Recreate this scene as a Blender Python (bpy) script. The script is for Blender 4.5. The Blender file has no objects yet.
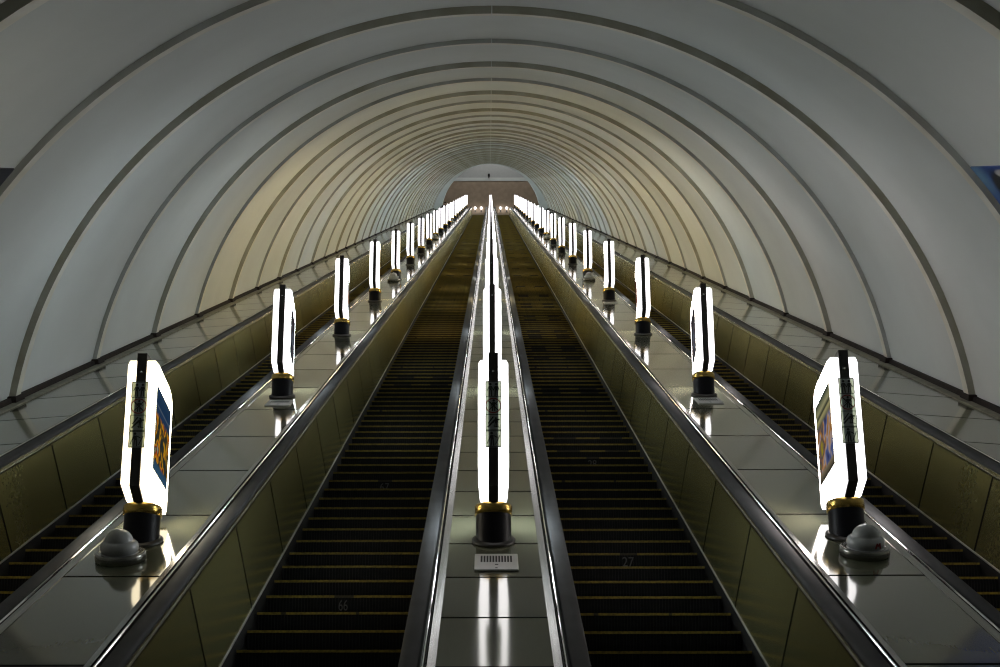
import bpy, math, random
from mathutils import Matrix, Vector
random.seed(7)
R = math.radians
C30, S30 = math.cos(R(30)), math.sin(R(30))
EYE = 1.65                                   # camera height over the lower landing
SC = bpy.context.scene
COL = SC.collection

def W(x, u, n):
    """tunnel coordinates (across, along the incline, above it) -> world"""
    return Vector((x, u * C30 - n * S30, u * S30 + n * C30 + EYE))

DECK = -1.9635       # divider top, in tunnel coordinates
NOSE = DECK - 0.667  # line of the step noses
VC, VR = -3.4718, 5.0  # vault axis and radius
U0, U1 = 1.0, 110.6

# ------------------------------------------------------------------ materials
def new_mat(name):
    m = bpy.data.materials.new(name); m.use_nodes = True
    nt = m.node_tree; nt.nodes.clear()
    out = nt.nodes.new('ShaderNodeOutputMaterial')
    return m, nt, out

def N(nt, t, **kw):
    n = nt.nodes.new(t)
    for k, v in kw.items():
        if hasattr(n, k): setattr(n, k, v)
        else: n.inputs[k].default_value = v
    return n

class Mx:
    """colour mix node with its colour sockets by hand"""
    def __init__(s, nt, blend='MIX'):
        s.nt = nt; s.n = nt.nodes.new('ShaderNodeMix'); s.n.data_type = 'RGBA'; s.n.blend_type = blend
        s.f, s.a, s.b, s.out = s.n.inputs[0], s.n.inputs[6], s.n.inputs[7], s.n.outputs[2]

def rgba(c): return (c[0], c[1], c[2], 1.0)

def pbr(name, col, rough=0.5, metal=0.0, ior=1.5, var=0.12, scale=6.0, bump=0.0, col2=None, stretch=None, coat=0.0, spec=0.5):
    m, nt, out = new_mat(name)
    b = N(nt, 'ShaderNodeBsdfPrincipled')
    b.inputs['Roughness'].default_value = rough
    b.inputs['Metallic'].default_value = metal
    b.inputs['IOR'].default_value = ior
    b.inputs['Specular IOR Level'].default_value = spec
    b.inputs['Coat Weight'].default_value = coat
    b.inputs['Coat Roughness'].default_value = 0.05
    tc = N(nt, 'ShaderNodeTexCoord')
    src = tc.outputs['Object']
    if stretch:
        mp = N(nt, 'ShaderNodeMapping'); mp.inputs['Scale'].default_value = stretch
        nt.links.new(src, mp.inputs['Vector']); src = mp.outputs['Vector']
    nz = N(nt, 'ShaderNodeTexNoise'); nz.inputs['Scale'].default_value = scale; nz.inputs['Detail'].default_value = 4
    nt.links.new(src, nz.inputs['Vector'])
    cr = N(nt, 'ShaderNodeValToRGB')
    c2 = col2 or tuple(c * (1 - var) for c in col)
    cr.color_ramp.elements[0].position = 0.35; cr.color_ramp.elements[0].color = rgba(c2)
    cr.color_ramp.elements[1].position = 0.65; cr.color_ramp.elements[1].color = rgba(col)
    nt.links.new(nz.outputs['Fac'], cr.inputs['Fac'])
    nt.links.new(cr.outputs['Color'], b.inputs['Base Color'])
    if bump:
        bp = N(nt, 'ShaderNodeBump'); bp.inputs['Strength'].default_value = bump; bp.inputs['Distance'].default_value = 0.01
        nt.links.new(nz.outputs['Fac'], bp.inputs['Height']); nt.links.new(bp.outputs['Normal'], b.inputs['Normal'])
    nt.links.new(b.outputs['BSDF'], out.inputs['Surface'])
    m['bsdf'] = b.name; m['ramp'] = cr.name
    return m

def add_seams(m, pitch, offset, width=0.008, dark=(0.01, 0.01, 0.008), wave=0.0):
    """joint lines every `pitch` metres along the object's own length"""
    nt = m.node_tree; b = nt.nodes[m['bsdf']]; cr = nt.nodes[m['ramp']]
    tc = N(nt, 'ShaderNodeTexCoord'); sp = N(nt, 'ShaderNodeSeparateXYZ')
    nt.links.new(tc.outputs['Object'], sp.inputs['Vector'])
    a = N(nt, 'ShaderNodeMath', operation='SUBTRACT'); a.inputs[1].default_value = offset - width / 2
    nt.links.new(sp.outputs['Y'], a.inputs[0])
    f = N(nt, 'ShaderNodeMath', operation='FLOORED_MODULO'); f.inputs[1].default_value = pitch
    nt.links.new(a.outputs[0], f.inputs[0])
    l = N(nt, 'ShaderNodeMath', operation='LESS_THAN'); l.inputs[1].default_value = width
    nt.links.new(f.outputs[0], l.inputs[0])
    # every plate a touch different in tone
    dv = N(nt, 'ShaderNodeMath', operation='DIVIDE'); dv.inputs[1].default_value = pitch
    nt.links.new(a.outputs[0], dv.inputs[0])
    fl = N(nt, 'ShaderNodeMath', operation='FLOOR'); nt.links.new(dv.outputs[0], fl.inputs[0])
    wn = N(nt, 'ShaderNodeTexWhiteNoise', noise_dimensions='1D'); nt.links.new(fl.outputs[0], wn.inputs['W'])
    mr = N(nt, 'ShaderNodeMapRange'); mr.inputs['To Min'].default_value = 0.86; mr.inputs['To Max'].default_value = 1.08
    nt.links.new(wn.outputs['Value'], mr.inputs['Value'])
    mu = Mx(nt, 'MULTIPLY'); mu.f.default_value = 1
    nt.links.new(cr.outputs['Color'], mu.a); nt.links.new(mr.outputs['Result'], mu.b)
    mx = Mx(nt); mx.b.default_value = rgba(dark)
    nt.links.new(l.outputs[0], mx.f); nt.links.new(mu.out, mx.a)
    nt.links.new(mx.out, b.inputs['Base Color'])
    # the joints themselves are open and dull
    rg = N(nt, 'ShaderNodeMapRange'); rg.inputs['To Min'].default_value = b.inputs['Roughness'].default_value; rg.inputs['To Max'].default_value = 1
    nt.links.new(l.outputs[0], rg.inputs['Value']); nt.links.new(rg.outputs['Result'], b.inputs['Roughness'])
    sg = N(nt, 'ShaderNodeMapRange'); sg.inputs['To Min'].default_value = 0.5; sg.inputs['To Max'].default_value = 0
    nt.links.new(l.outputs[0], sg.inputs['Value']); nt.links.new(sg.outputs['Result'], b.inputs['Specular IOR Level'])
    mg = N(nt, 'ShaderNodeMapRange'); mg.inputs['To Min'].default_value = b.inputs['Metallic'].default_value; mg.inputs['To Max'].default_value = 0
    nt.links.new(l.outputs[0], mg.inputs['Value']); nt.links.new(mg.outputs['Result'], b.inputs['Metallic'])
    if wave:   # the thin plates are not perfectly flat
        nz = N(nt, 'ShaderNodeTexNoise'); nz.inputs['Scale'].default_value = 2.2; nz.inputs['Detail'].default_value = 1
        nt.links.new(tc.outputs['Object'], nz.inputs['Vector'])
        bp = N(nt, 'ShaderNodeBump'); bp.inputs['Strength'].default_value = wave; bp.inputs['Distance'].default_value = 0.02
        nt.links.new(nz.outputs['Fac'], bp.inputs['Height']); nt.links.new(bp.outputs['Normal'], b.inputs['Normal'])

def glow(name, col, strength):
    m, nt, out = new_mat(name)
    e = N(nt, 'ShaderNodeEmission'); e.inputs['Color'].default_value = rgba(col); e.inputs['Strength'].default_value = strength
    nt.links.new(e.outputs['Emission'], out.inputs['Surface'])
    return m

def backlit_poster(name, bands, blobs, strength, scale):
    """printed translucent sheet: colour bands by height + blotches of colour"""
    m, nt, out = new_mat(name)
    tc = N(nt, 'ShaderNodeTexCoord')
    sp = N(nt, 'ShaderNodeSeparateXYZ'); nt.links.new(tc.outputs['Generated'], sp.inputs['Vector'])
    cr = N(nt, 'ShaderNodeValToRGB'); cr.color_ramp.interpolation = 'LINEAR'
    els = cr.color_ramp.elements
    while len(els) < len(bands): els.new(0.5)
    for e, (p, c) in zip(els, bands): e.position = p; e.color = rgba(c)
    nt.links.new(sp.outputs['Z'], cr.inputs['Fac'])
    nz = N(nt, 'ShaderNodeTexNoise'); nz.inputs['Scale'].default_value = scale; nz.inputs['Detail'].default_value = 2
    nt.links.new(tc.outputs['Object'], nz.inputs['Vector'])
    c2 = N(nt, 'ShaderNodeValToRGB'); e2 = c2.color_ramp.elements
    while len(e2) < len(blobs): e2.new(0.5)
    for e, (p, c) in zip(e2, blobs): e.position = p; e.color = rgba(c)
    nt.links.new(nz.outputs['Fac'], c2.inputs['Fac'])
    # blotches only in the picture field of the sheet
    lo = N(nt, 'ShaderNodeMapRange'); lo.inputs['From Min'].default_value = 0.10; lo.inputs['From Max'].default_value = 0.14
    hi = N(nt, 'ShaderNodeMapRange'); hi.inputs['From Min'].default_value = 0.66; hi.inputs['From Max'].default_value = 0.72
    hi.inputs['To Min'].default_value = 1; hi.inputs['To Max'].default_value = 0
    nt.links.new(sp.outputs['Z'], lo.inputs['Value']); nt.links.new(sp.outputs['Z'], hi.inputs['Value'])
    mm = N(nt, 'ShaderNodeMath', operation='MULTIPLY'); nt.links.new(lo.outputs['Result'], mm.inputs[0]); nt.links.new(hi.outputs['Result'], mm.inputs[1])
    mx = Mx(nt)
    nt.links.new(mm.outputs[0], mx.f); nt.links.new(cr.outputs['Color'], mx.a); nt.links.new(c2.outputs['Color'], mx.b)
    e = N(nt, 'ShaderNodeEmission'); e.inputs['Strength'].default_value = strength
    nt.links.new(mx.out, e.inputs['Color'])
    nt.links.new(e.outputs['Emission'], out.inputs['Surface'])
    return m

M = {}
M['vault'] = pbr('vault_paint', (0.67, 0.71, 0.70), 0.62, var=0.07, scale=0.9)
M['rib'] = pbr('rib_paint', (0.41, 0.415, 0.36), 0.6, col2=(0.31, 0.30, 0.23), scale=2.5)
M['rib_grey'] = pbr('rib_paint_grey', (0.45, 0.475, 0.455), 0.6, col2=(0.36, 0.37, 0.33), scale=2.5)
M['rib_lit'] = pbr('rib_lamplit_tone', (0.80, 0.80, 0.74), 0.5, col2=(0.66, 0.64, 0.54), scale=3)  # lamplight on the inner rib face, put into its colour
M['deck'] = pbr('divider_plate', (0.175, 0.178, 0.112), 0.09, metal=0.25, ior=1.85, var=0.03, scale=60, stretch=(1, .15, 1))
add_seams(M['deck'], 0.633, 7.48 - U0, width=0.020)
M['deck_wide'] = pbr('divider_plate_long', (0.175, 0.178, 0.112), 0.09, metal=0.25, ior=1.85, var=0.03, scale=60, stretch=(1, .15, 1))
add_seams(M['deck_wide'], 1.263, 7.50 - U0, width=0.024)
M['panel'] = pbr('olive_metal_panel', (0.34, 0.32, 0.135), 0.22, metal=0.62, var=0.10, scale=40)
add_seams(M['panel'], 1.263, 6.22 - U0, width=0.030)
M['steel'] = pbr('brushed_steel', (0.34, 0.34, 0.32), 0.25, metal=1.0, var=0.25, scale=3, stretch=(30, .3, 30))
M['chrome'] = pbr('polished_steel', (0.80, 0.80, 0.80), 0.10, metal=1.0, var=0.15, scale=4, stretch=(8, .5, 8))
M['bead'] = pbr('bright_bead', (0.72, 0.72, 0.68), 0.4, metal=0.3)
M['rubber'] = pbr('handrail_rubber', (0.055, 0.058, 0.061), 0.75, var=0.25, scale=5, spec=0.3)
M['track'] = pbr('handrail_track_metal', (0.62, 0.60, 0.50), 0.22, metal=1.0, var=0.2, scale=6)
M['faded'] = pbr('faded_edge_paint', (0.05, 0.038, 0.012), 0.6, var=0.5, scale=40)
M['skirt'] = pbr('dark_skirt', (0.008, 0.008, 0.008), 0.7, var=0.3, scale=5)
M['step'] = pbr('step_metal', (0.011, 0.0115, 0.0125), 0.55, var=0.45, scale=14, spec=0.2)
M['yellow'] = pbr('yellow_edge_paint', (0.27, 0.20, 0.018), 0.6, col2=(0.13, 0.095, 0.012), scale=60)
M['digit'] = pbr('step_digit_grey', (0.09, 0.09, 0.09), 0.6)
M['black'] = pbr('black_enamel', (0.008, 0.008, 0.010), 0.4, var=0.3, spec=0.12)
M['gold'] = pbr('brass', (0.50, 0.34, 0.09), 0.25, metal=1.0, var=0.25, scale=12)
M['strip'] = pbr('dark_bronze', (0.022, 0.018, 0.012), 0.4, var=0.3)
M['picto'] = pbr('black_print', (0.006, 0.006, 0.008), 0.5)
M['red'] = pbr('red_print', (0.20, 0.010, 0.014), 0.5)
M['domewhite'] = pbr('dome_plastic', (0.36, 0.375, 0.37), 0.18, var=0.10, scale=30, coat=0.5)
M['domering'] = pbr('dome_ring_metal', (0.22, 0.22, 0.20), 0.25, metal=0.8, var=0.2)
M['vent'] = pbr('vent_enamel', (0.62, 0.62, 0.60), 0.35, var=0.06)
M['slot'] = pbr('slot_dark', (0.01, 0.01, 0.01), 0.7)
M['brown'] = pbr('brown_trim', (0.014, 0.007, 0.005), 0.85, var=0.4, scale=8)
M['plinth'] = pbr('plinth_cement', (0.30, 0.29, 0.23), 0.8, var=0.3, scale=9)
M['stone'] = pbr('brown_wall_stone', (0.40, 0.30, 0.215), 0.5, var=0.18, scale=3)
M['hall'] = pbr('hall_plaster', (0.42, 0.44, 0.45), 0.6, var=0.05)
M['floor'] = pbr('landing_stone', (0.16, 0.15, 0.14), 0.35, var=0.25, scale=5)
M['frame'] = pbr('poster_frame', (0.25, 0.25, 0.2), 0.4)
M['coat_dark'] = pbr('dark_coat', (0.014, 0.014, 0.016), 0.8)
M['trousers'] = pbr('dark_trousers', (0.02, 0.022, 0.03), 0.8)
M['skin'] = pbr('skin', (0.36, 0.20, 0.13), 0.5, var=0.1)
M['hair'] = pbr('dark_hair', (0.02, 0.013, 0.009), 0.6)
M['shoe'] = pbr('shoe', (0.015, 0.013, 0.012), 0.5)

# tinted clear plate of the pictograms
m, nt, out = new_mat('tinted_plate')
t = N(nt, 'ShaderNodeBsdfTransparent'); t.inputs['Color'].default_value = (0.64, 0.68, 0.56, 1)
g = N(nt, 'ShaderNodeBsdfPrincipled'); g.inputs['Base Color'].default_value = (0.55, 0.60, 0.64, 1); g.inputs['Roughness'].default_value = 0.4
mx = N(nt, 'ShaderNodeMixShader'); mx.inputs['Fac'].default_value = 0.5
nt.links.new(t.outputs[0], mx.inputs[1]); nt.links.new(g.outputs[0], mx.inputs[2]); nt.links.new(mx.outputs[0], out.inputs['Surface'])
M['plate'] = m

LAMP = 19.0   # broad sides of a lamp
EDGE = 3.6    # its narrow opal front
M['glow_cool'] = glow('lamp_glow_cool', (0.88, 0.96, 1.0), LAMP)
M['glow_cool_bright'] = glow('lamp_glow_cool_bright', (0.90, 0.97, 1.0), LAMP * 1.8)
M['glow_white'] = glow('lamp_glow_white', (0.98, 0.97, 0.90), LAMP * 1.7)
M['glow_pink'] = glow('lamp_glow_rose', (1.0, 0.90, 0.86), LAMP)
M['glow_warm'] = glow('lamp_glow_warm', (1.0, 0.79, 0.44), LAMP * 1.9)
M['glow_cream'] = glow('lamp_glow_cream', (1.0, 0.90, 0.70), LAMP * .9)
M['edge_glow'] = glow('lamp_edge_glow', (1.0, 0.97, 1.0), EDGE)
M['edge_glow_warm'] = glow('lamp_edge_glow_warm', (1.0, 0.86, 0.62), EDGE)
M['glow_globe'] = glow('globe_glow', (1.0, 0.95, 0.9), 9)

M['poster_food'] = backlit_poster('poster_food', [(0.0, (.03, .09, .17)), (0.12, (.03, .07, .12)), (0.14, (.05, .05, .04)), (0.62, (.02, .04, .08)), (0.68, (.012, .035, .085)), (0.78, (.02, .045, .10)), (0.80, (.10, .13, .17)), (0.82, (.012, .035, .085)), (1.0, (.02, .05, .10))],
    [(0.30, (.02, .03, .03)), (0.46, (.04, .035, .02)), (0.53, (.62, .30, .01)), (0.58, (.40, .04, .01)), (0.63, (.05, .06, .02)), (0.75, (.35, .30, .2))], 0.7, 11)
M['poster_figure'] = backlit_poster('poster_figure', [(0.0, (.02, .02, .02)), (0.1, (.25, .2, .12)), (0.14, (.1, .1, .2)), (0.70, (.12, .12, .08)), (0.78, (.45, .40, .18)), (0.82, (.03, .04, .03)), (0.88, (.40, .38, .2)), (1.0, (.03, .05, .04))],
    [(0.30, (.03, .03, .10)), (0.44, (.10, .13, .30)), (0.50, (.45, .36, .34)), (0.55, (.50, .22, .04)), (0.62, (.10, .08, .10)), (0.75, (.4, .3, .02))], 0.6, 6)
M['poster_dark'] = backlit_poster('poster_dark', [(0.0, (.015, .015, .02)), (0.4, (.05, .06, .09)), (0.7, (.06, .05, .05)), (1.0, (.02, .02, .03))],
    [(0.35, (.015, .02, .03)), (0.5, (.14, .16, .20)), (0.6, (.05, .02, .02)), (0.75, (.22, .2, .18))], 0.6, 9)
M['poster_red'] = backlit_poster('poster_red', [(0.0, (.12, .015, .015)), (0.5, (.16, .04, .03)), (1.0, (.10, .02, .02))],
    [(0.35, (.05, .01, .015)), (0.5, (.30, .06, .04)), (0.6, (.22, .16, .10)), (0.75, (.05, .02, .02))], 0.6, 9)

# ------------------------------------------------------------------ mesh helpers
class MB:
    def __init__(s): s.v = []; s.f = []; s.m = []; s.sm = []
    def add(s, verts, faces, mi=0, smooth=False):
        o = len(s.v); s.v += [tuple(p) for p in verts]
        for f in faces: s.f.append([i + o for i in f]); s.m.append(mi); s.sm.append(smooth)
    def box(s, x0, x1, y0, y1, z0, z1, mi=0):
        vs = [(x, y, z) for z in (z0, z1) for y in (y0, y1) for x in (x0, x1)]
        s.add(vs, [(0, 2, 3, 1), (4, 5, 7, 6), (0, 1, 5, 4), (2, 6, 7, 3), (0, 4, 6, 2), (1, 3, 7, 5)], mi)
    def extrude_y(s, prof, y0, y1, mi=0, smooth=False, n=1):
        """closed (x,z) outline carried along y"""
        k = len(prof); vs = []
        for i in range(n + 1):
            y = y0 + (y1 - y0) * i / n
            vs += [(x, y, z) for x, z in prof]
        fs = []
        for i in range(n):
            for j in range(k):
                a = i * k + j; b = i * k + (j + 1) % k
                fs.append((a, b, b + k, a + k))
        s.add(vs, fs, mi, smooth)
        s.add([(x, y0, z) for x, z in prof], [tuple(range(k))], mi)
        s.add([(x, y1, z) for x, z in prof], [tuple(range(k - 1, -1, -1))], mi)
    def extrude_x(s, prof, x0, x1, mi=0):
        k = len(prof)
        vs = [(x0, y, z) for y, z in prof] + [(x1, y, z) for y, z in prof]
        fs = [(j, j + k, (j + 1) % k + k, (j + 1) % k) for j in range(k)]
        fs += [tuple(range(k)), tuple(range(2 * k - 1, k - 1, -1))]
        s.add(vs, fs, mi)
    def lathe(s, prof, seg=32, mi=0, smooth=True, shear=0.0, cap=True):
        """(r,z) outline spun about z; shear tilts the low end to follow a slope"""
        k = len(prof); vs = []
        for r, z in prof:
            for j in range(seg):
                a = 2 * math.pi * j / seg
                vs.append((r * math.cos(a), r * math.sin(a), z))
        fs = []
        for i in range(k - 1):
            for j in range(seg):
                a = i * seg + j; b = i * seg + (j + 1) % seg
                fs.append((a, b, b + seg, a + seg))
        s.add(vs, fs, mi, smooth)
        if cap:
            for i, fl in ((0, True), (k - 1, False)):
                ring = vs[i * seg:(i + 1) * seg]
                s.add(ring, [tuple(range(seg - 1, -1, -1)) if fl else tuple(range(seg))], mi)
    def tube(s, pts, r, seg=8, mi=0):
        pts = [Vector(p) for p in pts]; vs = []; fs = []
        for i, p in enumerate(pts):
            t = (pts[min(i + 1, len(pts) - 1)] - pts[max(i - 1, 0)]).normalized()
            a = t.cross(Vector((0, 0, 1)));
            if a.length < 1e-3: a = t.cross(Vector((1, 0, 0)))
            a.normalize(); b = t.cross(a)
            rr = r[i] if isinstance(r, (list, tuple)) else r
            vs += [p + a * rr * math.cos(q * 2 * math.pi / seg) + b * rr * math.sin(q * 2 * math.pi / seg) for q in range(seg)]
        for i in range(len(pts) - 1):
            for j in range(seg):
                c = i * seg + j; d = i * seg + (j + 1) % seg
                fs.append((c, d, d + seg, c + seg))
        fs += [tuple(range(seg - 1, -1, -1)), tuple(range((len(pts) - 1) * seg, len(pts) * seg))]
        s.add(vs, fs, mi, True)
    def mesh(s, name, mats):
        me = bpy.data.meshes.new(name)
        me.from_pydata(s.v, [], s.f)
        for mt in mats: me.materials.append(mt)
        me.polygons.foreach_set('material_index', s.m)
        me.polygons.foreach_set('use_smooth', s.sm)
        me.update()
        import bmesh as _bm
        b = _bm.new(); b.from_mesh(me); _bm.ops.recalc_face_normals(b, faces=b.faces); b.to_mesh(me); b.free()
        return me
    def build(s, name, mats, parent=None, loc=(0, 0, 0)):
        if not isinstance(mats, (list, tuple)): mats = [mats]
        return link(name, s.mesh(name, mats), parent, loc)

def link(name, data, parent=None, loc=(0, 0, 0)):
    o = bpy.data.objects.new(name, data); COL.objects.link(o)
    o.location = loc
    if parent is not None: o.parent = parent
    return o

def tag(o, label=None, cat=None, group=None, kind=None):
    if label: o['label'] = label
    if cat: o['category'] = cat
    if group: o['group'] = group
    if kind: o['kind'] = kind
    return o

def empty(name, loc, rx=0.0, rz=0.0):
    o = link(name, None, None, loc); o.rotation_euler = (rx, 0, rz)
    o.empty_display_size = 0.1
    return o

def copy_tree(o, parent=None):
    c = o.copy(); COL.objects.link(c)
    if parent is not None: c.parent = parent
    for ch in o.children: copy_tree(ch, c)
    return c

def own_material(o, m, slot=0):
    o.material_slots[slot].link = 'OBJECT'; o.material_slots[slot].material = m

def arc_pts(r, a0, a1, n):
    return [(r * math.sin(a0 + (a1 - a0) * i / n), VC + r * math.cos(a0 + (a1 - a0) * i / n)) for i in range(n + 1)]

INC = R(30)
ORD = ['lowest', 'second', 'third', 'fourth', 'fifth', 'sixth', 'seventh', 'eighth', 'ninth', 'tenth', 'eleventh', 'twelfth', 'thirteenth',
       'fourteenth', 'fifteenth', 'sixteenth', 'seventeenth', 'eighteenth', 'nineteenth', 'twentieth', 'topmost']

# ------------------------------------------------------------------ the tunnel
VEND = 109.1
mb = MB()
inn = arc_pts(VR, R(-78), R(78), 72); outr = arc_pts(VR + 0.25, R(78), R(-78), 72)
mb.extrude_y(inn + outr, 0.4, VEND, smooth=False, n=1)
vault = mb.build('ceiling', M['vault'], None, W(0, 0, 0)); vault.rotation_euler = (INC, 0, 0)
tag(vault, kind='structure')
for p in vault.data.polygons: p.use_smooth = len(p.vertices) == 4
def rib_mesh(depth, mat):
    b = MB()
    for a0, a1 in ((R(-77.5), R(-0.06)), (R(0.06), R(77.5))):
        b.extrude_y(arc_pts(VR - depth, a0, a1, 40) + arc_pts(VR + 0.02, a1, a0, 40), 0, 0.14)
        # lighter colour on the face turned to the axis stands in for lamplight
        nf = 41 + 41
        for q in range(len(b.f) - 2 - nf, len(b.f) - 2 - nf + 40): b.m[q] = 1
    return b.mesh('rib', [mat, M['rib_lit']])
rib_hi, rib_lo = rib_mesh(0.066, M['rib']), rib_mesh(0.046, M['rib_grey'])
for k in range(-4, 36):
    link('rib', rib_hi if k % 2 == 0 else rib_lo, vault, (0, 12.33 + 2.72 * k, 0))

# portal arch that narrows the vault at its upper end
b = MB(); n_ = 60; vs = []; fs = []
for u in (VEND - .9, VEND):
    for i in range(n_ + 1):
        a = R(-86 + 172 * i / n_)
        vs.append((4.12 * math.sin(a), u, -2.64 + 4.12 * math.cos(a)))
        rr = VR + .1; vs.append((rr * math.sin(R(-78 + 156 * i / n_)), u, VC + rr * math.cos(R(-78 + 156 * i / n_))))
kk = 2 * (n_ + 1)
for i in range(n_):
    a = 2 * i
    fs += [(a, a + 2, a + 3, a + 1), (kk + a, kk + a + 1, kk + a + 3, kk + a + 2), (a, kk + a, kk + a + 2, a + 2), (a + 1, a + 3, kk + a + 3, kk + a + 1)]
fs += [(0, 1, kk + 1, kk), (2 * n_, kk + 2 * n_, kk + 2 * n_ + 1, 2 * n_ + 1)]
b.add(vs, fs); o = b.build('trim_2', M['vault'], None, W(0, 0, 0)); o.rotation_euler = (INC, 0, 0); tag(o, kind='structure')

# brown trim at the foot of the vault on both sides
for sd, nm in ((-1, 'left'), (1, 'right')):
    b = MB()
    b.extrude_y([(sd * 4.738, DECK - .14), (sd * 4.81, DECK - .14), (sd * 4.81, DECK - .062), (sd * 4.748, DECK - .062)], U0, VEND - .3)
    # small blocks where each rib comes down
    for k in range(-4, 36):
        u = 12.33 + 2.72 * k
        if u > U0: b.box(min(sd * 4.70, sd * 4.79), max(sd * 4.70, sd * 4.79), u - .04, u + .20, DECK - .13, DECK - .045)
    o = b.build('baseboard_' + nm, M['brown'], None, W(0, 0, 0)); o.rotation_euler = (INC, 0, 0)
    tag(o, kind='structure')

# ------------------------------------------------------------------ dividers (decks that carry the lamps)
def mirror(p, s): return [(s * x, z) for x, z in p]
def half_round(x0, x1, z0, h, n=8):
    c = (x0 + x1) / 2; r = (x1 - x0) / 2
    return [(c + r * math.cos(math.pi * (1 - i / n)), z0 + h * math.sin(math.pi * (1 - i / n))) for i in range(n + 1)]

def divider(xc, label, mat):
    root = empty('escalator_divider', W(xc, U0, DECK), INC)
    tag(root, label, 'divider', 'decks between the escalators')
    L = U1 - U0
    b = MB(); b.box(-.252, .252, 0, L, -.03, 0); b.build('deck_plate', mat, root)
    for s in (-1, 1):
        b = MB(); b.extrude_y(mirror([(.252, -.03), (.252, .003), (.288, .012), (.288, -.03)], s), 0, L); b.build('edge_strip', M['steel'], root)
        b = MB(); b.extrude_y(mirror(half_round(.297, .314, -.006, .022) + [(.316, -.03), (.289, -.03)], s), 0, L); b.build('chrome_bead', M['chrome'], root)
    b = MB(); b.box(-.32, .32, .02, .05, -.80, -.031); b.build('end_panel', M['steel'], root)
    return root
divider(-2.0, 'grey polished deck left of center carrying the left row of lamps', M['deck_wide'])
divider(0.0, 'grey polished deck in the middle with lamps between two dark escalators', M['deck'])
divider(2.0, 'grey polished deck right of center carrying the right row of lamps', M['deck_wide'])

for s, nm in ((-1, 'left'), (1, 'right')):
    root = empty('wall_deck', W(s * 4.0, U0, DECK), INC)
    tag(root, 'grey polished ledge without lamps along the foot of the %s vault wall' % nm, 'divider', 'ledges along the vault walls')
    L = U1 - U0
    b = MB(); b.extrude_y(mirror([(-.245, -.05), (.745, -.12), (.745, -.16), (-.245, -.12)], s), 0, L); b.build('deck_plate', M['deck_wide'], root)
    b = MB(); b.extrude_y(mirror([(-.247, -.12), (-.247, -.048), (-.288, .010), (-.288, -.12)], s), 0, L); b.build('edge_strip', M['steel'], root)
    b = MB(); b.extrude_y(mirror(half_round(-.314, -.297, -.006, .022) + [(-.289, -.03), (-.316, -.03)], s), 0, L); b.build('chrome_bead', M['chrome'], root)
    b = MB(); b.extrude_y(mirror([(.630, -.111), (.632, -.099), (.735, -.106), (.735, -.118)], s), 0, L); b.build('plinth_strip', M['plinth'], root)
    b = MB(); b.box(-.32, .72, .02, .05, -.80, -.165); b.build('end_panel', M['steel'], root)

# ------------------------------------------------------------------ escalators
PITCH = 0.339
SW = 0.515
def step_geometry(b, du=0.0, n=50, teeth=True):
    """nose at the origin; riser falls below it, tread runs back to the next riser (in tunnel axes)"""
    h = PITCH * S30; d = PITCH * C30
    def P(x, y, z):   # world-upright offset -> incline axes
        return (x, du + y * C30 + z * S30, -y * S30 + z * C30)
    xs = []; off = []
    if teeth:
        for i in range(n):
            x = -SW + 2 * SW * i / n; w = 2 * SW / n
            xs += [x, x + w * .5, x + w * .5, x + w]; off += [0, 0, .006, .006]
    else:
        xs = [-SW, SW]; off = [0, 0]
    rows = []
    for (y, z, tk) in ((d + .02, -.004, 0), (.012, 0.0, 0), (0.0, -.010, 1), (.004, -h * .5, 1), (.022, -h - .012, 1)):
        rows.append([P(x, y + (o if tk else 0), z) for x, o in zip(xs, off)])
    k = len(xs); vs = sum(rows, [])
    fs = []
    for r in range(len(rows) - 1):
        for j in range(k - 1):
            a = r * k + j
            fs.append((a, a + 1, a + 1 + k, a + k))
    b.add(vs, fs, 0)
    for sx in (0, k - 1):   # side cheeks
        b.add([rows[r][sx] for r in range(5)] + [P(xs[sx], d + .02, -h - .012)], [(0, 1, 2, 3, 4, 5)], 0)

def nosing_geometry(b, spans, du=0.0):
    """one continuous edge strip; its paint (material 0) survives on the spans, elsewhere it is worn off (material 1)"""
    def P(x, y, z): return (x, du + y * C30 + z * S30, -y * S30 + z * C30)
    pr = [(-.004, -.013), (-.004, .003), (.014, .003), (.014, -.002), (.002, -.002), (.002, -.013)]
    xs = sorted({-SW, SW} | {q for sp in spans for q in sp if abs(q) < SW})
    vs = [P(x, y, z) for x in xs for y, z in pr]
    b.add(vs[:6], [(0, 1, 2, 3, 4, 5)], 0); base = len(b.v) - 6
    b.v += vs[6:]
    for i in range(len(xs) - 1):
        mid = (xs[i] + xs[i + 1]) / 2
        mi = 0 if any(p <= mid <= q for p, q in spans) else 1
        for j in range(6):
            b.f.append([base + i * 6 + j, base + i * 6 + 6 + j, base + i * 6 + 6 + (j + 1) % 6, base + i * 6 + (j + 1) % 6]); b.m.append(mi); b.sm.append(False)
    n = base + (len(xs) - 1) * 6
    b.f.append([n + 5, n + 4, n + 3, n + 2, n + 1, n]); b.m.append(0); b.sm.append(False)

b = MB(); step_geometry(b); STEP_ME = b.mesh('step', [M['step']])
FULL = [(-SW, SW)]
NOSE_SPANS = {'full': FULL,
              'worn': [(-SW, -.36), (-.33, .12), (.14, SW)],
              'gap': [(-.50, -.34), (-.10, .16), (.40, SW)],
              'digits': [(-SW, -.06), (.07, SW)]}
NOSE_ME = {}
for k, sp in NOSE_SPANS.items():
    b = MB(); nosing_geometry(b, sp); NOSE_ME[k] = b.mesh('yellow_edge', [M['yellow'], M['faded']])

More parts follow.
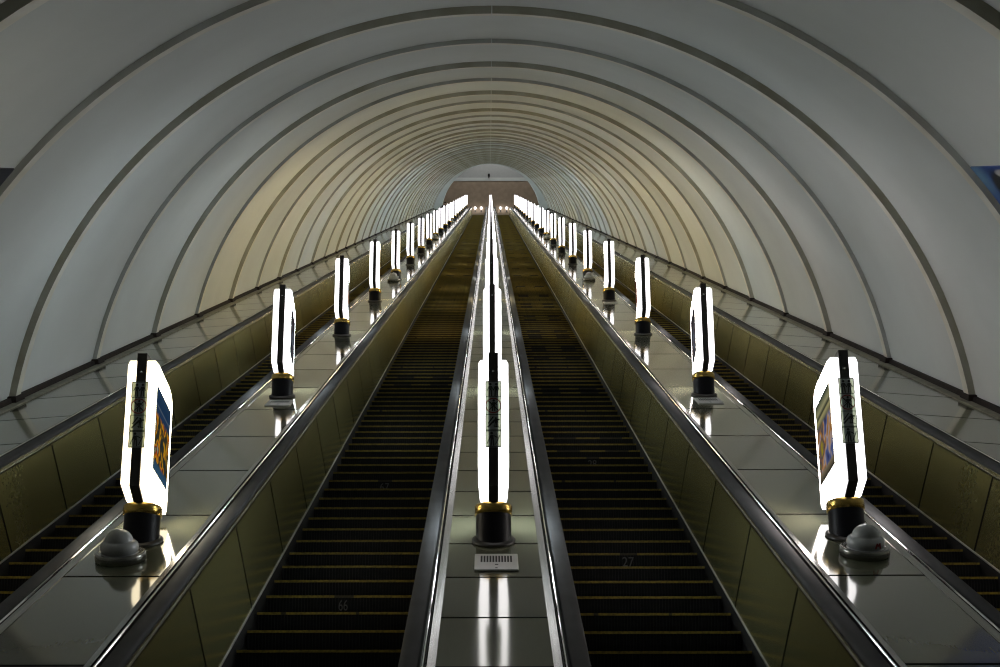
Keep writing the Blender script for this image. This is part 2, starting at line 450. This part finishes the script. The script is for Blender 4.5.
def text_mesh(body, size, mat):
    cu = bpy.data.curves.new('digits', 'FONT'); cu.body = body; cu.size = size; cu.align_x = 'CENTER'; cu.extrude = .001
    tmp = bpy.data.objects.new('digits', cu); COL.objects.link(tmp)
    bpy.context.view_layer.update()
    dg = bpy.context.evaluated_depsgraph_get()
    me = bpy.data.meshes.new_from_object(tmp.evaluated_get(dg))
    bpy.data.objects.remove(tmp); me.materials.clear(); me.materials.append(mat)
    return me

def escalator(xc, label, shift, gaps, digits):
    UB = U0 + 0.1
    root = empty('escalator', W(xc, UB, NOSE), INC)
    tag(root, label, 'escalator', 'escalators in the sloping tunnel')
    L = U1 - UB
    z = DECK - NOSE          # deck height in this frame
    for s in (-1, 1):
        # belt: rounded top, lips underneath
        x0, x1 = .588, .678
        pr = [(x0 + .004, z - .022), (x0, z - .010), (x0 + .002, z + .004), (x0 + .010, z + .013), (x0 + .045, z + .015),
              (x1 - .010, z + .013), (x1 - .002, z + .004), (x1, z - .010), (x1 - .004, z - .022)]
        b = MB(); b.extrude_y(mirror(pr, s), 0, L, smooth=True); b.build('handrail', M['rubber'], root)
        b = MB()
        b.extrude_y(mirror([(.602, z - .023), (.668, z - .023), (.668, z - .05), (.598, z - .05)], s), 0, L)
        b.extrude_y(mirror([(.590, z - .051), (.640, z - .051), (.640, z - .064), (.590, z - .064)], s), 0, L)
        b.build('handrail_track', M['track'], root)
        b = MB(); b.extrude_y(mirror([(.620, z - .065), (.548, .030), (.564, .030), (.640, z - .065)], s), 0, L); b.build('balustrade_panel', M['panel'], root)
        b = MB(); b.extrude_y(mirror([(.541, .018), (.541, .029), (.564, .029), (.564, .018)], s), 0, L); b.build('skirt_bead', M['bead'], root)
        b = MB(); b.extrude_y(mirror([(.541, .017), (.527, -.05), (.522, -.30), (.535, -.30), (.560, .017)], s), 0, L); b.build('skirt_panel', M['skirt'], root)
    first = 6.90 + shift
    while first - PITCH > UB + .15: first -= PITCH
    total = int((U1 - first) / PITCH)
    for k in range(100):
        st = link('step', STEP_ME, root, (0, first + k * PITCH - UB, 0))
        # index counted from the step nearest the bottom of the view
        v = round((first + k * PITCH - (6.90 + shift)) / PITCH)
        kind = 'gap' if v in gaps else 'digits' if v in digits else 'worn' if (v * 7) % 11 == 3 else 'full'
        link('yellow_edge', NOSE_ME[kind], st)
        if v in digits:
            t = link('digits', text_mesh(digits[v], .105, M['digit']), st, (0.01, 0, 0))
            # upright on the riser, just under the edge
            t.rotation_euler = (R(90) - INC, 0, 0); t.scale = (.62 if digits[v] == '66' else .85, 1, 1)
            y, zz = -.004, -.100
            t.location = (.0, y * C30 + zz * S30, -y * S30 + zz * C30)
    b = MB(); bn = MB()
    for k in range(100, total):
        step_geometry(b, first + k * PITCH - UB, teeth=False)
    o = b.build('step_band', M['step'], root); o['kind'] = 'stuff'
    for k in range(100, total): nosing_geometry(bn, FULL if (k * 5) % 9 else NOSE_SPANS['gap'], first + k * PITCH - UB)
    e = bn.build('yellow_edge', [M['yellow'], M['faded']], o); e['kind'] = 'stuff'
    return root, first, total

g_r = {17, 19, 28, 29, 38, 41, 42, 46, 47, 49, 55, 57, 63, 65, 71, 72, 80}
escalator(-3.0, 'outermost dark escalator on the left, beside the vault wall', .10, set(), {})
escalator(-1.0, 'dark escalator between left and center lamp rows, step numbered 66', 0.0, {30, 32}, {3: '66', 13: '67'})
escalator(1.0, 'dark escalator between center and right lamp rows, step numbered 27', -.03, g_r, {6: '27', 16: '28'})
escalator(3.0, 'outermost dark escalator on the right, beside the vault wall', .05, set(), {})

# ------------------------------------------------------------------ lamps
T30 = math.tan(INC)
def sloped_tube(r_out, z_top, seg=40, z_low=0.0, tilt=1.0):
    """upright drum whose lower rim follows the sloping deck"""
    b = MB(); vs = []; fs = []
    for j in range(seg):
        a = 2 * math.pi * j / seg; x, y = r_out * math.cos(a), r_out * math.sin(a)
        vs += [(x, y, z_low + y * T30 * tilt), (x, y, z_top)]
    for j in range(seg):
        a = 2 * j; c = 2 * ((j + 1) % seg); fs.append((a, c, c + 1, a + 1))
    b.add(vs, fs, 0, True)
    b.add([vs[2 * j + 1] for j in range(seg)], [tuple(range(seg))])
    b.add([vs[2 * j] for j in range(seg)], [tuple(range(seg - 1, -1, -1))])
    return b

def make_lamp():
    root = empty('lamp_post', (0, 0, 0))
    sloped_tube(.102, .180, z_low=.012).build('pedestal', M['black'], root)
    # foot ring lying on the slope
    b = MB(); seg = 40; pr = [(.100, .0), (.124, .0), (.126, .006), (.122, .014), (.112, .018), (.104, .022), (.100, .022)]
    vs = []; fs = []
    for r, h in pr:
        for j in range(seg):
            a = 2 * math.pi * j / seg; x, yy = r * math.cos(a), r * math.sin(a) / C30 * .93
            vs.append((x, yy * C30 - h * S30 * .4, yy * S30 + h))
    for i in range(len(pr) - 1):
        for j in range(seg):
            a = i * seg + j; c = i * seg + (j + 1) % seg; fs.append((a, c, c + seg, a + seg))
    b.add(vs, fs, 0, True); b.build('foot_ring', M['strip'], root)
    b = MB(); b.lathe([(.103, .128), (.1085, .132), (.1085, .183), (.104, .189), (.05, .190)], 40); b.build('collar', M['gold'], root)
    # lit housing: side outline, then given its width with eased corners
    out = [(-.185, .262), (-.185, 1.000), (-.178, 1.012), (.20, 1.012), (.29, 1.000), (.335, .975), (.358, .935), (.365, .89), (.365, .246), (.357, .238), (.20, .200), (.10, .190), (-.085, .190)]
    hw = .087; taper = lambda y: 1 - .53 * (y + .185) / .55
    e = .014; b = MB(); k = len(out); cy = sum(p[0] for p in out) / k; cz = sum(p[1] for p in out) / k
    inset = []
    for i, (y, zz) in enumerate(out):
        dy, dz = cy - y, cz - zz; inset.append((y + (e if dy > 0 else -e) * min(1, abs(dy) / .1), zz + (e if dz > 0 else -e) * min(1, abs(dz) / .2)))
    loops = [(-hw, inset), (-hw + e, out), (hw - e, out), (hw, inset)]
    vs = [(x * taper(y), y, zz) for x, lp in loops for y, zz in lp]; fs = []
    for r in range(3):
        for j in range(k): fs.append((r * k + j, r * k + (j + 1) % k, (r + 1) * k + (j + 1) % k, (r + 1) * k + j))
    fs += [tuple(range(k)), tuple(range(4 * k - 1, 3 * k - 1, -1))]
    b.add(vs, fs[:-2], 1); b.add(vs, fs[-2:], 0); b.build('light_housing', [M['glow_cool'], M['edge_glow']], root)
    # dark metal band that runs up the front, over the top and down the back
    b = MB()
    o2 = [(-.197, .255), (-.197, 1.050), (-.150, 1.050), (.20, 1.026), (.30, 1.012), (.348, .984), (.372, .938), (.379, .892), (.379, .240)]
    i2 = [(-.184, .262), (-.184, 1.008), (-.150, 1.008), (.20, 1.008), (.288, .996), (.333, .972), (.356, .933), (.363, .89), (.363, .246)]
    for i in range(len(o2) - 1):
        b.extrude_x([o2[i], o2[i + 1], i2[i + 1], i2[i]], -.028, .028)
    b.extrude_x([(-.197, .2549), (-.184, .2619), (-.088, .193), (-.094, .183)], -.028, .028)
    b.build('metal_band', M['strip'], root)
    def sheet(b, sd, y0, y1, z0, z1, t0, t1):
        vs = [(sd * (hw * taper(y) + t), y, z) for t in (t0, t1) for y, z in ((y0, z0), (y1, z0), (y1, z1), (y0, z1))]
        b.add(vs, [(0, 1, 2, 3), (7, 6, 5, 4), (0, 4, 5, 1), (1, 5, 6, 2), (2, 6, 7, 3), (3, 7, 4, 0)])
    for sd in (-1, 1):
        b = MB(); sheet(b, sd, -.155, .290, .378, .862, -.0004, .0022); b.build('poster', M['poster_dark'], root)
        b = MB()
        for q in ((-.163, -.1555, .370, .870), (.2905, .298, .370, .870), (-.155, .290, .370, .3775), (-.155, .290, .8625, .870)):
            sheet(b, sd, *q, -.0004, .0035)
        b.build('poster_frame', M['frame'], root)
    b = MB(); b.tube([(0, -.1965, .935), (0, -.200, .935)], .007, 8); b.build('bolt', M['chrome'], root)
    for ch in root.children:
        if ch.name.split('.')[0] not in ('pedestal', 'foot_ring'): ch.location.z = .02
    return root

def flat_line(b, p, q, w, y0=-.0012, y1=0.0):
    p, q = Vector((p[0], 0, p[1])), Vector((q[0], 0, q[1])); d = (q - p).normalized(); nrm = Vector((-d.z, 0, d.x)) * w / 2
    c = [p + nrm, q + nrm, q - nrm, p - nrm]
    b.add([(v.x, y0, v.z) for v in c] + [(v.x, y1, v.z) for v in c], [(0, 1, 2, 3), (7, 6, 5, 4), (0, 4, 5, 1), (1, 5, 6, 2), (2, 6, 7, 3), (3, 7, 4, 0)])
def flat_disc(b, x, z, r, n=16, y0=-.0012, y1=0.0):
    v = [(x + r * math.cos(2 * math.pi * i / n), z + r * math.sin(2 * math.pi * i / n)) for i in range(n)]
    b.add([(p[0], y0, p[1]) for p in v] + [(p[0], y1, p[1]) for p in v], [tuple(range(n)), tuple(range(2 * n - 1, n - 1, -1))] + [(i, i + n, (i + 1) % n + n, (i + 1) % n) for i in range(n)])
def flat_ring(b, x, z, r, w, n=32):
    for i in range(n):
        a, c = 2 * math.pi * i / n, 2 * math.pi * (i + 1.02) / n
        flat_line(b, (x + r * math.cos(a), z + r * math.sin(a)), (x + r * math.cos(c), z + r * math.sin(c)), w)
def stickman(b, x, z, s, arm=0.0, lean=0.0):
    flat_disc(b, x + lean * .8 * s, z + .30 * s, .075 * s)
    flat_line(b, (x, z - .05 * s), (x + lean * .6 * s, z + .20 * s), .16 * s)
    flat_line(b, (x - .05 * s, z - .05 * s), (x - .07 * s, z - .38 * s), .075 * s)
    flat_line(b, (x + .05 * s, z - .05 * s), (x + .07 * s, z - .38 * s), .075 * s)
    flat_line(b, (x + .07 * s, z + .17 * s), (x + (.16 + arm) * s, z - .04 * s + arm * s), .05 * s)
    flat_line(b, (x - .07 * s, z + .17 * s), (x - .16 * s, z - .06 * s), .05 * s)

def add_pictograms(root, red=True):
    zs = [.823, .724, .624, .526]
    for i, zc in enumerate(zs):
        b = MB(); b.box(-.045, .045, -.004, 0, -.0497, .0497)
        pl = b.build('pictogram_plate', M['plate'], root, (0, -.2035, zc + .02))
        b = MB()
        for q in (((-.044, -.046), (.044, -.046)), ((-.044, .046), (.044, .046)), ((-.044, -.046), (-.044, .046)), ((.044, -.046), (.044, .046))):
            if i != 1: flat_line(b, *q, .0042)
        if i == 0:
            stickman(b, -.017, -.002, .105); stickman(b, .017, -.002, .105)
        elif i == 1:
            stickman(b, .002, .002, .095, .05); flat_line(b, (-.030, .030), (.030, -.030), .007); flat_line(b, (-.026, -.028), (.028, .028), .005)
        elif i == 2:
            flat_line(b, (-.032, -.03), (.01, .016), .009); flat_line(b, (.01, .016), (.036, .016), .009); flat_line(b, (-.03, -.008), (.0, .034), .007)
            stickman(b, .014, .0, .080); flat_line(b, (.0, -.022), (.036, -.03), .004)
        else:
            stickman(b, -.006, 0, .110, .10, -.05); flat_line(b, (.012, -.035), (.036, .02), .005); flat_line(b, (-.036, -.03), (-.014, .024), .004)
        b.build('pictogram', M['picto'], pl, (0, -.0041, 0))
        if i == 1:
            b = MB(); flat_ring(b, 0, 0, .043, .0065); b.build('prohibition_ring', M['red'], pl, (0, -.0042, 0))

bpy.context.view_layer.update()
proto = make_lamp()
DU = 5.0514
lamp_u = [6.955 + DU * i for i in range(21)]
rows = ((-1, -2.020, 'left'), (0, 0.0, 'center'), (1, 2.045, 'right'))
first_lamp = True
for s, x, nm in rows:
    for i, u in enumerate(lamp_u):
        o = proto if first_lamp else copy_tree(proto)
        first_lamp = False
        o.location = W(x + (.008 if (s, i) == (1, 0) else 0), u + (.03 if s == 1 else -.065 if i == 0 else -.03), DECK + .003)
        if (s, i) == (1, 0): o.rotation_euler = (0, R(-.7), 0)   # this one stands slightly out of plumb
        else: o.rotation_euler = (0, 0, 0)
        wherefrom = {0: 'lowest', 20: 'topmost'}.get(i, ORD[i] + ' from the bottom')
        post = {(-1, 0): 'poster_food', (1, 0): 'poster_figure', (1, 2): 'poster_red', (1, 1): 'poster_dark', (-1, 1): 'poster_dark'}.get((s, i), ['poster_dark', 'poster_red', 'poster_figure', 'poster_food'][(i * 3 + s + 1) % 4])
        gl = {(-1, 0): 'glow_cream', (0, 0): 'glow_cool', (1, 0): 'glow_pink'}.get((s, i))
        if gl is None:
            gl = 'glow_cool' if i < 3 else 'glow_cool_bright' if i in (9, 10, 12, 15, 16, 18, 19, 20) else 'glow_warm' if (i + s) % 3 != 1 else 'glow_white'
            if s == 1 and i in (1, 2): gl = 'glow_pink'
        for ch in o.children:
            if ch.name.startswith('poster') and 'frame' not in ch.name: own_material(ch, M[post])
            if ch.name.startswith('light_housing'):
                own_material(ch, M[gl]); own_material(ch, M['edge_glow_warm' if (s, i) == (-1, 0) else 'edge_glow'], 1)
        if i == 0:
            txt = {-1: 'glowing lamp post with pictograms and a blue food poster, lowest on the left deck',
                   0: 'glowing lamp post with pictograms facing the viewer, lowest on the center deck',
                   1: 'glowing lamp post with pictograms and a figure poster, lowest on the right deck'}[s]
        else:
            txt = 'glowing white lamp post on the %s deck, %s' % (nm, wherefrom)
        tag(o, txt, 'lamp', 'lamps along the escalator decks')
bpy.context.view_layer.update()
# pictograms only on the lowest lamp of each row
for o in [o for o in COL.objects if o.get('category') == 'lamp' and 'pictograms' in o.get('label', '')]:
    add_pictograms(o)

# ------------------------------------------------------------------ domes and grilles on the decks
def make_dome(mark):
    root = empty('white_dome', (0, 0, 0), INC)
    b = MB(); b.lathe([(.128, 0), (.135, .004), (.136, .040), (.130, .048), (.118, .048), (.110, .042)], 40); b.build('base_ring', M['domering'], root)
    pr = [(.112, .040)]
    pr += [(.068 + .036 * math.cos(a), .073 + .038 * math.sin(a)) for a in [R(-50 + 10 * i) for i in range(0, 13)]]
    pr += [(.0775 * math.cos(a), .104 + .070 * math.sin(a)) for a in [R(4 + 8.6 * i) for i in range(0, 10)]] + [(.002, .174)]
    b = MB(); b.lathe(pr, 40, cap=True); b.build('dome', M['domewhite'], root)
    return root
def add_mark(root):
    b = MB(); b2 = .0022
    for p, q, w in (((-.016, -.016), (-.007, .016), .010), ((.016, -.016), (.007, .016), .010), ((-.007, .014), (0, -.004), .007), ((.007, .014), (0, -.004), .007)):
        flat_line(b, p, q, w)
    o = b.build('red_letter_mark', M['red'], root, (.042, -.0945, .074)); o.rotation_euler = (0, 0, R(22)); o['label'] = 'red letter M'
dome = make_dome(False); used = False
for s, x, nm in ((-1, -2.035, 'left'), (1, 2.045, 'right')):
    for i in (0, 4, 8, 12):
        o = dome if not used else copy_tree(dome); used = True
        o.location = W(x, lamp_u[i] - (.42 if s < 0 else .34), DECK + .002)
        at = {0: 'lowest', 4: 'fifth', 8: 'ninth', 12: 'thirteenth'}[i]
        ex = ' with red mark' if (i == 0 and s == 1) else ''
        tag(o, 'white stepped dome before the %s lamp of the %s deck%s' % (at, nm, ex), 'dome', 'domes on the lamp decks')
        if i == 0 and s == 1: red_dome = o
add_mark(red_dome)

def make_grille():
    root = empty('speaker_grille', (0, 0, 0), INC)
    b = MB(); pr = [(-.118, 0), (.118, 0), (.118, .005), (.114, .009), (-.114, .009), (-.118, .005)]
    b.extrude_y(pr, -.145, .145); b.build('cover_plate', M['vent'], root)
    b = MB()
    for k in range(11):
        x = -.080 + .016 * k; b.box(x - .0050, x + .0050, -.01, .105, .0086, .0096)
    b.box(-.008, .010, -.062, -.048, .0086, .0096); b.box(-.006, .006, -.122, -.110, .0086, .0096)
    b.build('slots', M['slot'], root)
    return root
gr = make_grille(); used = False
for x, u, txt in ((.014, 6.462, 'white slotted speaker grille before the lowest lamp of the center deck'),
                  (-1.985, 11.60, 'slotted speaker grille before the second lamp of the left deck'),
                  (2.03, 11.68, 'slotted speaker grille before the second lamp of the right deck'),
                  (2.03, 21.72, 'slotted speaker grille before the fourth lamp of the right deck')):
    o = gr if not used else copy_tree(gr); used = True
    o.location = W(x, u, DECK + .002)
    tag(o, txt, 'grille', 'speaker grilles on the decks')

# ------------------------------------------------------------------ posters on the vault wall
def wall_poster(s, label, mat):
    root_u = 9.58
    b = MB(); n = 16; a_top = math.acos((-.115 - .0 + 0.0 - 0 - VC + .225) / VR)
    a_top = math.acos((0.108 - VC) / VR); a_bot = math.acos((-.50 - VC) / VR)
    vs = []; fs = []
    for r in (VR - .012, VR - .002):
        for i in range(n + 1):
            a = a_top + (a_bot - a_top) * i / n
            for u in (8.35, root_u): vs.append((s * r * math.sin(a), u, VC + r * math.cos(a)))
    k = 2 * (n + 1)
    for i in range(n):
        a = 2 * i
        fs += [(a, a + 1, a + 3, a + 2), (k + a, k + a + 2, k + a + 3, k + a + 1), (a, a + 2, k + a + 2, k + a), (a + 1, k + a + 1, k + a + 3, a + 3)]
    fs += [(0, k, k + 1, 1), (2 * n, 2 * n + 1, k + 2 * n + 1, k + 2 * n)]
    b.add(vs, fs, 0, False)
    o = b.build('wall_poster', mat, None, W(0, 0, 0)); o.rotation_euler = (INC, 0, 0)
    tag(o, label, 'poster')
    return o
# blue printed sheet with a dark shape and a white patch
m, nt, out = new_mat('wall_poster_blue')
tc = N(nt, 'ShaderNodeTexCoord')
bs = N(nt, 'ShaderNodeBsdfPrincipled'); bs.inputs['Roughness'].default_value = 0.35
def near(center, rad, soft):
    d = N(nt, 'ShaderNodeVectorMath', operation='SUBTRACT'); d.inputs[1].default_value = center
    nt.links.new(tc.outputs['Object'], d.inputs[0])
    sc_ = N(nt, 'ShaderNodeVectorMath', operation='DIVIDE'); sc_.inputs[1].default_value = rad; nt.links.new(d.outputs[0], sc_.inputs[0])
    l = N(nt, 'ShaderNodeVectorMath', operation='LENGTH'); nt.links.new(sc_.outputs[0], l.inputs[0])
    mr = N(nt, 'ShaderNodeMapRange'); mr.inputs['From Min'].default_value = 1 - soft; mr.inputs['From Max'].default_value = 1 + soft
    mr.inputs['To Min'].default_value = 1; mr.inputs['To Max'].default_value = 0
    nt.links.new(l.outputs['Value'], mr.inputs['Value']); return mr.outputs['Result']
col = None
def layer(prev, fac, c):
    mx = Mx(nt); mx.b.default_value = rgba(c)
    if prev is None: mx.a.default_value = rgba((.025, .085, .36))
    else: nt.links.new(prev, mx.a)
    nt.links.new(fac, mx.f); return mx.out
POSTER_SPOTS = [((3.55, 9.52, .03), (.16, .11, .12), .8, (.16, .36, .56)),
                ((3.62, 9.20, -.06), (.22, .19, .15), .2, (.006, .007, .010)),
                ((3.54, 9.08, .055), (.08, .12, .028), .2, (.62, .62, .62))]
for c, r_, sft, cc in POSTER_SPOTS: col = layer(col, near(c, r_, sft), cc)
nt.links.new(col, bs.inputs['Base Color']); nt.links.new(bs.outputs[0], out.inputs['Surface'])
M['wall_poster_blue'] = m
M['wall_poster_navy'] = pbr('wall_poster_navy', (0.006, 0.008, 0.022), 0.35)
wall_poster(1, 'bright blue picture poster with a dark shape on the right vault wall', M['wall_poster_blue'])
wall_poster(-1, 'nearly black navy poster on the left vault wall', M['wall_poster_navy'])

# ------------------------------------------------------------------ upper hall
top = W(0, U1, NOSE)
TY, TZ = top.y, top.z
WY = TY + 3.0
def sbox(name, x0, x1, y0, y1, z0, z1, mat):
    b = MB(); b.box(x0, x1, y0, y1, z0, z1); o = b.build(name, mat); tag(o, kind='structure'); return o
import builtins
BAND0 = EYE + WY * math.tan(R(30.06)); BAND1 = EYE + WY * math.tan(R(30.19))
sbox('floor_upper', -7, 7, TY, WY + .3, TZ - .2, TZ, M['floor'])
sbox('wall_back', -7, 7, WY, WY + .25, TZ, BAND0, M['stone'])
sbox('trim_1', -7, 7, WY - .04, WY + .25, BAND0, BAND1 + .02, M['vault'])
sbox('wall_back_upper', -7, 7, WY + .02, WY + .25, BAND1 + .02, TZ + 9, M['hall'])
sbox('wall_left', -7.2, -7, TY - 4, WY + .3, TZ - .2, TZ + 9, M['hall'])
sbox('wall_right', 7, 7.2, TY - 4, WY + .3, TZ - .2, TZ + 9, M['hall'])
sbox('ceiling_upper', -7.2, 7.2, TY - 4, WY + .3, TZ + 9, TZ + 9.2, M['hall'])
# added fill light, unseen under the hall ceiling, to brighten the end wall
ld = bpy.data.lights.new('hall_fill', 'AREA'); ld.shape = 'RECTANGLE'; ld.size = 8; ld.size_y = 1.0; ld.energy = 130; ld.color = (1, .95, .88)
lo_ = link('hall_fill', ld, None, (0, TY + .6, TZ + 8.8)); lo_.rotation_euler = (R(14), 0, 0)
# lower landing
sbox('floor', -7, 7, -6, 2.35, -.2, 0, M['floor'])

for k, (x, txt) in enumerate(((-1.36, 'round white globe lamp on the brown end wall, leftmost of four'),
                              (-.83, 'round white globe lamp on the brown end wall, just left of the center lamps'),
                              (.86, 'round white globe lamp on the brown end wall, just right of the center lamps'),
                              (1.40, 'round white globe lamp on the brown end wall, rightmost of four'))):
    zc = EYE + (WY - .25) * math.tan(R(28.93))
    root = empty('sconce', (x, WY, zc)); tag(root, txt, 'lamp', 'globe lamps on the end wall')
    b = MB(); b.lathe([(.001, -.10)] + [(.10 * math.cos(R(-80 + 16 * i)), .10 * math.sin(R(-80 + 16 * i))) for i in range(11)] + [(.001, .10)], 20, cap=False)
    b.build('globe', M['glow_globe'], root, (0, -.25, 0))
    b = MB(); b.tube([(0, -.01, -.16), (0, -.12, -.18), (0, -.25, -.11)], .02); b.box(-.05, .05, -.02, 0, -.24, -.08); b.build('bracket', M['strip'], root)

root = empty('security_camera', (-.16, WY - .04, BAND1 + .05)); tag(root, 'small dark camera on the pale band above the brown end wall', 'camera')
b = MB(); b.box(-.05, .05, -.02, 0, -.10, .05); b.tube([(0, -.02, 0), (0, -.14, .05)], .025); b.build('bracket', M['strip'], root)
b = MB(); b.box(-.09, .09, -.36, -.08, .0, .15); b.build('camera_body', M['black'], root)
b = MB(); b.tube([(0, -.36, .08), (0, -.40, .08)], .05, 12); b.build('lens', M['picto'], root)

# ------------------------------------------------------------------ people riding the outer escalators
def skin_body(name, joints, bones, mat, parent, sub=2):
    me = bpy.data.meshes.new(name); me.from_pydata([j[0] for j in joints], bones, [])
    o = link(name, me, parent)
    o.modifiers.new('skin', 'SKIN')
    me.skin_vertices or None
    for i, j in enumerate(joints):
        r = j[1]; me.skin_vertices[0].data[i].radius = (r, r) if not isinstance(r, tuple) else r
    me.skin_vertices[0].data[0].use_root = True
    sb = o.modifiers.new('sub', 'SUBSURF'); sb.levels = sb.render_levels = sub
    bpy.context.view_layer.update()
    dg = bpy.context.evaluated_depsgraph_get()
    m2 = bpy.data.meshes.new_from_object(o.evaluated_get(dg))
    o.modifiers.clear(); o.data = m2; m2.materials.clear(); m2.materials.append(mat)
    for p in m2.polygons: p.use_smooth = True
    return o

def person(x, u_first, label, facing, scale, hold):
    k = round((u_first - 6.90) / PITCH)
    nose = W(x, 6.90 + (.10 if x < 0 else .05) + k * PITCH, NOSE)
    root = empty('person', nose + Vector((0, .15, .004)), 0, facing); root.scale = (scale,) * 3
    tag(root, label, 'person', None)
    # bare figure: one continuous surface
    J = [((0, 0, .95), (.155, .10)), ((0, 0, 1.12), (.135, .09)), ((0, .0, 1.34), (.175, .10)), ((0, .0, 1.42), (.07, .06)), ((0, -.01, 1.475), .055), ((0, -.015, 1.545), (.070, .086)), ((0, -.015, 1.64), (.068, .084))]
    Bn = [(0, 1), (1, 2), (2, 3), (3, 4), (4, 5), (5, 6)]
    for s in (-1, 1):
        i = len(J)
        hx, hy, hz = (s * .30, -.16, 1.02) if (hold and s == hold) else (s * .24, -.05, .80)
        J += [((s * .17, 0, 1.40), .060), ((s * .22, .02, 1.13), .045), ((hx * .98, hy * .7, (hz + 1.13) / 2 + (.02)), .036), ((hx, hy, hz), .028)]
        Bn += [(2, i), (i, i + 1), (i + 1, i + 2), (i + 2, i + 3)]
        i = len(J)
        J += [((s * .09, 0, .86), .088), ((s * .10, -.015, .48), .058), ((s * .10, .01, .09), .040), ((s * .10, -.10, .035), .034)]
        Bn += [(0, i), (i, i + 1), (i + 1, i + 2), (i + 2, i + 3)]
        # five fingers
        for q in range(5):
            a = len(J); dx = (q - 2) * .017 if q < 4 else s * -.045
            J += [((hx + dx, hy - .02, hz - .055 - (.008 if q in (1, 2) else 0) + (.03 if q == 4 else 0)), .009), ((hx + dx, hy - .035, hz - .088 + (.03 if q == 4 else 0)), .008)]
            Bn += [(a - 2 * q - 0 - 5, a) if False else (len(J) and (7 + (0 if s == -1 else 18) + 3), a), (a, a + 1)]
    body = skin_body('body', J, Bn, M['skin'], root)
    # coat and trousers follow the body
    Cj = [((0, 0, .70), (.225, .170)), ((0, 0, .93), (.185, .130)), ((0, 0, 1.15), (.165, .115)), ((0, 0, 1.37), (.195, .120)), ((0, 0, 1.53), (.085, .080))]
    Cb = [(0, 1), (1, 2), (2, 3), (3, 4)]
    for s in (-1, 1):
        hx, hy, hz = (s * .30, -.16, 1.02) if (hold and s == hold) else (s * .24, -.05, .80)
        i = len(Cj)
        Cj += [((s * .175, 0, 1.42), .074), ((s * .225, .02, 1.13), .060), ((s * .5 * (abs(hx) + .225), (hy + .0) * .8, (hz + 1.13) / 2 - .02), .048)]
        Cb += [(3, i), (i, i + 1), (i + 1, i + 2)]
    skin_body('coat', Cj, Cb, M['coat_dark'], root)
    Tj = [((0, 0, .90), (.125, .095))]; Tb = []
    for s in (-1, 1):
        i = len(Tj); Tj += [((s * .085, 0, .84), .088), ((s * .10, -.015, .48), .072), ((s * .10, .01, .09), .058)]; Tb += [(0, i), (i, i + 1), (i + 1, i + 2)]
    skin_body('trousers', Tj, Tb, M['trousers'], root)
    for s in (-1, 1):
        skin_body('shoe', [((s * .10, .03, .042), .042), ((s * .10, -.05, .038), .040), ((s * .10, -.14, .032), .034)], [(0, 1), (1, 2)], M['shoe'], root)
    # hair cap, eyes, nose, mouth, ears
    b = MB(); seg = 20; pr = [(.076 * math.cos(R(a)), .092 * math.sin(R(a))) for a in (2, 22, 45, 65, 85)]
    vs = []; fs = []
    for r, h in pr:
        for j in range(seg):
            a = 2 * math.pi * j / seg; y = r * 1.16 * math.sin(a)
            low = -.075 * max(0, math.sin(a)) if h < .03 else 0
            vs.append((r * math.cos(a), y - .004, 1.628 + h + low + (.022 if h < .03 and y < -.03 else 0)))
    for i in range(len(pr) - 1):
        for j in range(seg):
            a = i * seg + j; c = i * seg + (j + 1) % seg; fs.append((a, c, c + seg, a + seg))
    fs.append(tuple(range((len(pr) - 1) * seg, len(pr) * seg)))
    b.add(vs, fs, 0, True); b.build('hair', M['hair'], root)
    b = MB()
    for s in (-1, 1): b.tube([(s * .028, -.088, 1.605), (s * .028, -.097, 1.605)], .011, 8)
    b.build('eyes', M['picto'], root)
    b = MB(); b.tube([(0, -.090, 1.605), (0, -.113, 1.572), (0, -.092, 1.562)], [.008, .013, .010], 8); b.build('nose', M['skin'], root)
    b = MB(); b.tube([(-.022, -.086, 1.534), (0, -.094, 1.532), (.022, -.086, 1.534)], .006, 6); b.build('mouth', M['red'], root)
    b = MB()
    for s in (-1, 1): b.tube([(s * .066, 0, 1.565), (s * .077, .008, 1.592), (s * .070, .004, 1.62)], [.010, .016, .010], 8)
    b.build('ears', M['skin'], root)
    return root

person(-3.0, 85.0, 'person in dark clothes standing high up on the outermost left escalator', 0.0, 1.0, 0)
person(3.03, 67.6, 'person with dark hair standing high up on the outermost right escalator', math.pi, .93, 0)

# ------------------------------------------------------------------ world, camera, view
w = bpy.data.worlds.new('world'); SC.world = w; w.use_nodes = True
bg = w.node_tree.nodes['Background']; bg.inputs['Color'].default_value = (0.92, 1.0, 0.94, 1); bg.inputs['Strength'].default_value = 0.10

cam = bpy.data.cameras.new('camera'); co = link('camera', cam)
F = 1250.47
cam.sensor_fit = 'HORIZONTAL'; cam.sensor_width = 36.0; cam.lens = F / 1000 * 36
cam.shift_x = (500 - 491.14) / 1000; cam.shift_y = (572.97 - 333.5) / 1000
cam.clip_end = 500; cam.clip_start = 0.05
co.matrix_world = Matrix.Translation((-.0142, 0, EYE)) @ Matrix.Rotation(R(90 + 30 - 17.3394), 4, 'X') @ Matrix.Rotation(R(-.0973), 4, 'Z')
SC.camera = co

vs_ = SC.view_settings
vs_.view_transform = 'Standard'; vs_.look = 'None'; vs_.gamma = 1.0; vs_.exposure = 0.0; vs_.use_curve_mapping = False
cy = SC.cycles
cy.use_light_tree = True; cy.max_bounces = 10; cy.diffuse_bounces = 7; cy.glossy_bounces = 5; cy.caustics_reflective = False; cy.caustics_refractive = False
cy.sample_clamp_indirect = 6.0
cy.use_denoising = True
cy.filter_width = 1.2
